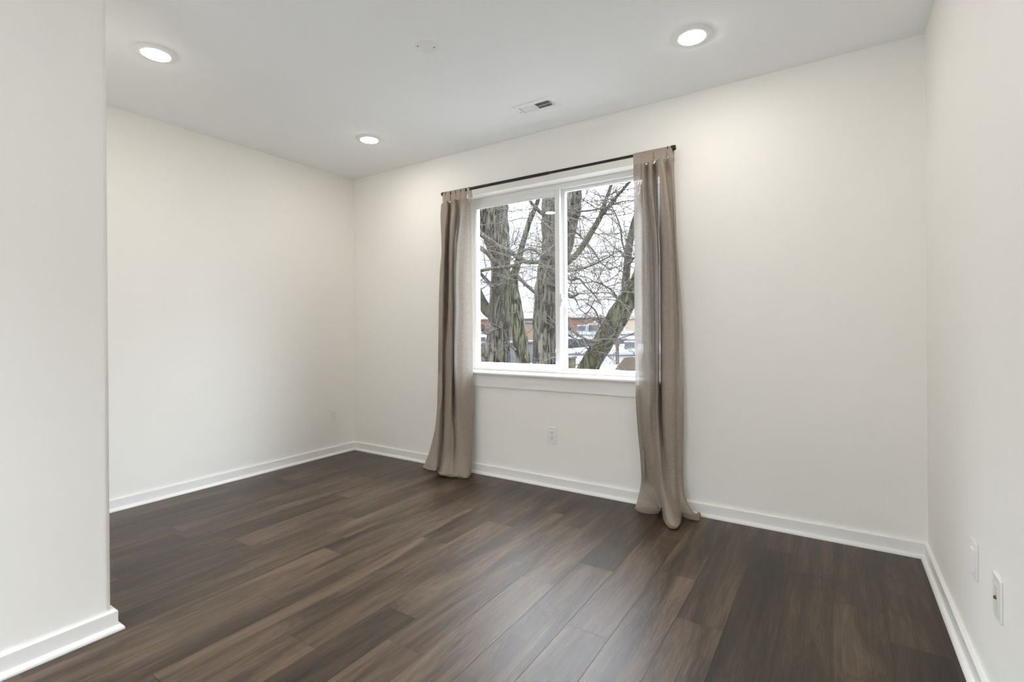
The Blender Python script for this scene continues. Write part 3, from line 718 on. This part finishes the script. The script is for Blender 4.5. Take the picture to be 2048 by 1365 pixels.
# ------------------------------------------------------------------ trees
def z1(X, Y): return (860 + X / 2.7304, 280 + Y / 2.73)
def ridge(seed, amp, fr):
    def f(a, s, r):
        v = Vector((math.cos(a) * r * fr + seed, math.sin(a) * r * fr, s * 2.0 + seed))
        n = mnoise.noise(v) * .6 + mnoise.noise(v * 2.3) * .5
        return amp * min(r, .25) * (abs(n) * 2 - .5)
    return f
def limb(name, pts, m_, parent, seed, seg=40, amp=.16, step=6, taper_end=False, origin=None):
    """pts: (X, Y, width) in the window close-up + y distance -> a round limb of real thickness"""
    P = []
    for X, Y, wd, y in pts:
        u, v = z1(X, Y); q = at(u, v, y); P.append((q.x, q.y, q.z, px(wd / 2.73, q) / 2))
    D = catmull(P, step)
    b = MB(); b.tube([d[:3] for d in D], [max(d[3], .004) for d in D], seg, True, ridge(seed, amp, 9.0) if amp else None)
    if origin is not None: b.v = [(v[0] - origin[0], v[1] - origin[1], v[2] - origin[2]) for v in b.v]
    b.build(name, m_, parent); return D

def twigs(name, starts, parent, seed, n, lmin, lmax, r0, origin, up=.15):
    rnd = random.Random(seed); b = MB()
    def grow(p, d, L_, r, lvl):
        k = max(4, int(L_ / .075)); pts = [p.copy()]; dirs = []
        bend = Vector((rnd.uniform(-1, 1), rnd.uniform(-.4, .4), rnd.uniform(-1, 1))) * .10
        for i in range(k):
            d = (d + bend * .6 + Vector((rnd.gauss(0, .14), rnd.gauss(0, .10), rnd.gauss(0, .14) + up * .08))).normalized()
            p = p + d * (L_ / k); pts.append(p.copy()); dirs.append(d.copy())
        b.tube([q - origin for q in pts], [r * (1 - .65 * i / k) for i in range(k + 1)], 4)
        for i in range(1, k):
            if rnd.random() < .8:      # short spur shoots
                s = Vector((rnd.uniform(-1, 1), rnd.uniform(-1, 1), rnd.uniform(-1, 1)))
                s = (s - dirs[i] * s.dot(dirs[i])).normalized(); q = pts[i]; ll = rnd.uniform(.010, .028)
                b.tube([q - origin, q + s * ll - origin], [r * .7, r * .75 + .001], 4)
        if lvl < 2:
            for _ in range(rnd.randint(2, 4) if lvl == 0 else rnd.randint(0, 2)):
                i = rnd.randint(1, k - 1)
                s = Vector((rnd.uniform(-1, 1), rnd.uniform(-.5, .5), rnd.uniform(-.7, 1)))
                grow(pts[i], (dirs[i] * .6 + s).normalized(), L_ * rnd.uniform(.3, .6), r * .6, lvl + 1)
    for _ in range(n):
        st = rnd.choice(starts); i = rnd.randrange(len(st)); q = st[i]
        d = Vector((rnd.uniform(-1, 1), rnd.uniform(-.8, .4), rnd.uniform(-.6, 1))).normalized()
        grow(Vector(q[:3]), d, rnd.uniform(lmin, lmax), r0 * rnd.uniform(.7, 1.2), 0)
    ob = b.build(name, M_TWIG, parent, recalc=False); ob['kind'] = 'stuff'; return ob

# tree at the left, two stems
base = at(*z1(375, 1215), 3.6); base = Vector((base.x, 3.6, GZ))
tA = tag(empty('bare_tree', base), 'thick grey bare tree filling the left of the sliding sash', 'tree', 'bare trees outside the window')
DA = limb('trunk', [(362, 2300, 190, 3.6), (366, 1650, 165, 3.6), (368, 1340, 148, 3.6), (368, 1200, 140, 3.6), (375, 1000, 128, 3.6), (384, 850, 118, 3.6), (386, 740, 110, 3.6), (383, 640, 112, 3.6), (362, 520, 150, 3.6), (336, 400, 182, 3.62), (318, 280, 205, 3.65), (300, 120, 215, 3.7), (290, -150, 215, 3.8)], M_BARK, tA, 1.0, 56, .20, 8, origin=base)
DB = limb('second_trunk', [(512, 1700, 90, 3.45), (512, 1400, 80, 3.45), (510, 1230, 76, 3.45), (492, 1090, 82, 3.45), (474, 950, 74, 3.45), (458, 840, 64, 3.45), (456, 760, 52, 3.45), (474, 690, 40, 3.42), (496, 610, 33, 3.4), (518, 530, 30, 3.4), (545, 440, 30, 3.4), (590, 330, 24, 3.4), (640, 180, 20, 3.4), (690, 20, 16, 3.4)], M_BARKG, tA, 5.0, 40, .16, 8, origin=base)
LA = []
for k, pts in enumerate([
    [(366, 960, 70, 3.55), (322, 940, 64, 3.5), (280, 880, 60, 3.45), (240, 790, 56, 3.4), (190, 650, 52, 3.35), (150, 480, 46, 3.3), (95, 240, 36, 3.3), (50, -60, 24, 3.3), (20, -380, 8, 3.3)],
    [(360, 1030, 34, 3.45), (310, 1050, 32, 3.4), (270, 1010, 30, 3.35), (225, 965, 28, 3.3), (160, 920, 24, 3.2), (60, 860, 15, 3.1), (-60, 800, 6, 3.1)],
    [(350, 1190, 46, 3.5), (300, 1170, 42, 3.45), (260, 1148, 36, 3.4), (200, 1140, 34, 3.3), (90, 1100, 26, 3.2), (-50, 1050, 16, 3.2), (-200, 960, 6, 3.2)],
    [(376, 700, 30, 3.4), (335, 645, 26, 3.3), (298, 605, 24, 3.25), (240, 568, 22, 3.2), (180, 540, 20, 3.1), (80, 470, 13, 3.05), (-40, 370, 5, 3.0)],
    [(372, 840, 24, 3.45), (330, 790, 22, 3.35), (290, 745, 18, 3.3), (240, 690, 14, 3.2), (200, 640, 10, 3.1)],
    [(-60, 210, 10, 2.9), (60, 340, 24, 2.92), (180, 440, 34, 2.95), (245, 490, 30, 3.0), (320, 545, 28, 3.05), (380, 585, 27, 3.1), (440, 612, 26, 3.15), (510, 660, 26, 3.2), (560, 668, 24, 3.3), (612, 664, 24, 3.45)],
    [(-20, 800, 6, 2.95), (90, 765, 13, 2.97), (180, 740, 18, 3.0), (245, 722, 18, 3.0), (330, 704, 19, 3.02), (420, 694, 20, 3.08), (470, 682, 20, 3.14), (512, 662, 20, 3.2)],
    [(470, 735, 22, 3.4), (505, 772, 20, 3.35), (545, 810, 19, 3.3), (590, 850, 17, 3.25)],
    [(470, 1150, 16, 3.3), (430, 1110, 15, 3.3), (400, 1040, 12, 3.2), (330, 1000, 9, 3.0)],
]):
    LA.append(limb('branch', pts, M_LIMB, tA, 10 + k, 18, .10, 8, origin=base))
twigs('twigs', LA + [DB[60:]] + [DA[40:]], tA, 5, 70, .5, 1.5, .0064, base)

# tree in the middle, forks behind the meeting stile
base = at(*z1(622, 1215), 3.0); base = Vector((base.x, 3.0, GZ))
tD = tag(empty('bare_tree', base), 'forked bare tree behind the middle stile of window', 'tree', 'bare trees outside the window')
DD = limb('trunk', [(612, 2200, 165, 3.0), (616, 1600, 142, 3.0), (620, 1330, 134, 3.0), (622, 1180, 132, 3.0), (626, 1000, 128, 3.0), (634, 850, 128, 3.0), (648, 740, 132, 3.0), (668, 650, 140, 3.0), (668, 560, 110, 3.02), (656, 440, 92, 3.05), (652, 300, 78, 3.1), (650, 100, 70, 3.2), (650, -150, 60, 3.3)], M_BARK, tD, 21.0, 52, .18, 8, origin=base)
DE = limb('second_trunk', [(668, 800, 90, 2.98), (692, 690, 108, 2.97), (720, 600, 112, 2.96), (745, 500, 108, 2.96), (765, 400, 104, 2.97), (782, 270, 100, 3.0), (800, 100, 95, 3.05), (820, -150, 85, 3.1)], M_BARK, tD, 25.0, 48, .16, 8, origin=base)
LD = []
for k, pts in enumerate([
    [(700, 720, 34, 2.95), (752, 668, 34, 2.9), (806, 618, 33, 2.9), (850, 555, 32, 2.9), (890, 490, 30, 2.9), (925, 430, 28, 2.9), (946, 375, 24, 2.9), (965, 315, 22, 2.9), (985, 260, 19, 2.9), (1010, 180, 14, 2.9)],
    [(928, 425, 20, 2.9), (968, 372, 21, 2.86), (1010, 318, 20, 2.84), (1048, 278, 18, 2.82), (1090, 228, 17, 2.8), (1150, 160, 14, 2.75)],
    [(700, 735, 16, 2.9), (752, 718, 14, 2.8), (810, 706, 13, 2.7), (865, 692, 11, 2.65), (920, 668, 9, 2.6), (992, 630, 6, 2.6)],
    [(668, 420, 26, 3.0), (620, 408, 24, 2.95), (585, 378, 21, 2.9), (555, 345, 18, 2.85), (528, 310, 15, 2.8), (490, 260, 12, 2.75)],
    [(846, 552, 12, 2.88), (815, 520, 11, 2.85), (785, 498, 9, 2.8), (750, 480, 7, 2.75)],
    [(850, 556, 12, 2.86), (895, 610, 10, 2.8), (935, 672, 8, 2.75), (990, 712, 6, 2.7)],
    [(735, 470, 14, 2.9), (800, 400, 12, 2.8), (880, 385, 11, 2.75), (960, 370, 9, 2.72), (1030, 342, 8, 2.7), (1110, 330, 6, 2.7)],
    [(700, 830, 22, 2.85), (745, 842, 20, 2.75), (770, 858, 18, 2.7), (795, 850, 12, 2.65), (812, 842, 8, 2.6)],
    [(690, 960, 20, 2.85), (740, 1010, 19, 2.75), (790, 1052, 17, 2.7), (845, 1085, 14, 2.65), (890, 1106, 11, 2.6)],
    [(735, 745, 16, 2.85), (770, 765, 14, 2.75), (815, 760, 12, 2.7), (850, 800, 10, 2.65), (900, 850, 8, 2.6), (940, 905, 6, 2.55)],
    [(660, 640, 20, 2.9), (640, 700, 17, 2.75), (625, 760, 14, 2.65), (600, 840, 9, 2.55)],
    [(665, 660, 16, 2.9), (620, 640, 13, 2.8), (560, 600, 11, 2.7), (500, 610, 8, 2.6), (440, 660, 6, 2.5)],
]):
    LD.append(limb('branch', pts, M_LIMB, tD, 40 + k, 18, .10, 8, origin=base))
twigs('twigs', LD + LD[:3] + [DE[30:]] + [DD[60:]], tD, 9, 120, .45, 1.35, .0060, base)

# tree leaning to the right
base = at(*z1(600, 1750), 3.4); base = Vector((base.x, 3.4, GZ))
tG = tag(empty('bare_tree', base), 'mossy bare tree leaning to the right behind the right curtain', 'tree', 'bare trees outside the window')
DG = limb('trunk', [(560, 1950, 150, 3.4), (700, 1580, 138, 3.3), (800, 1370, 122, 3.2), (868, 1240, 112, 3.15), (930, 1135, 112, 3.1), (990, 1030, 110, 3.06), (1045, 935, 108, 3.04), (1098, 845, 108, 3.02), (1160, 745, 104, 3.0), (1240, 600, 98, 2.98), (1330, 400, 90, 2.95), (1460, 100, 80, 2.95), (1600, -280, 66, 3.0), (1720, -700, 46, 3.1), (1800, -1150, 22, 3.2)], M_BARKG, tG, 61.0, 52, .20, 8, origin=base)
DH = limb('second_trunk', [(1062, 900, 60, 3.04), (1066, 820, 46, 3.03), (1070, 760, 42, 3.02), (1076, 690, 40, 3.0), (1086, 600, 38, 2.98), (1098, 530, 36, 2.96), (1116, 450, 34, 2.95), (1150, 330, 30, 2.9), (1190, 120, 24, 2.9), (1220, -150, 16, 2.9), (1235, -450, 7, 2.95)], M_LIMB, tG, 66.0, 24, .10, 8, origin=base)
LG = []
for k, pts in enumerate([
    [(1030, 890, 12, 2.95), (1000, 830, 10, 2.85), (940, 790, 9, 2.8), (880, 770, 7, 2.7)],
    [(1080, 650, 12, 2.95), (1050, 560, 10, 2.9), (1040, 480, 9, 2.85), (1010, 400, 7, 2.8), (980, 340, 5, 2.8)],
    [(960, 1090, 12, 2.95), (930, 1000, 10, 2.85), (900, 930, 8, 2.8), (850, 890, 6, 2.7)],
    [(900, 1190, 12, 2.95), (860, 1140, 10, 2.85), (800, 1090, 8, 2.8), (730, 1060, 6, 2.7)],
    [(1075, 700, 10, 2.9), (1120, 640, 9, 2.85), (1180, 600, 7, 2.8)],
]):
    LG.append(limb('branch', pts, M_LIMB, tG, 70 + k, 12, .10, 8, origin=base))
twigs('twigs', LG + [DG[24:60]] + [DH], tG, 14, 80, .45, 1.3, .0058, base)

# small far tree by the brick building
q = at(1196, 640, 40); base = Vector((q.x, q.y, GZ))
tS = tag(empty('bare_tree', base), 'small hazy bare tree far off against the brick building', 'tree')
b = MB(); b.tube([(0, 0, 0), (.1, 0, 2.4), (.0, 0, 4.2), (.2, .1, 5.6)], [.16, .13, .09, .04], 10); b.build('trunk', M_LIMB, tS)
st = [[(base.x, base.y, base.z + h) for h in (2.8, 3.2, 3.6, 4.0, 4.4, 4.8)]]
twigs('twigs', st, tS, 23, 26, 1.0, 2.0, .016, base, up=1.2)
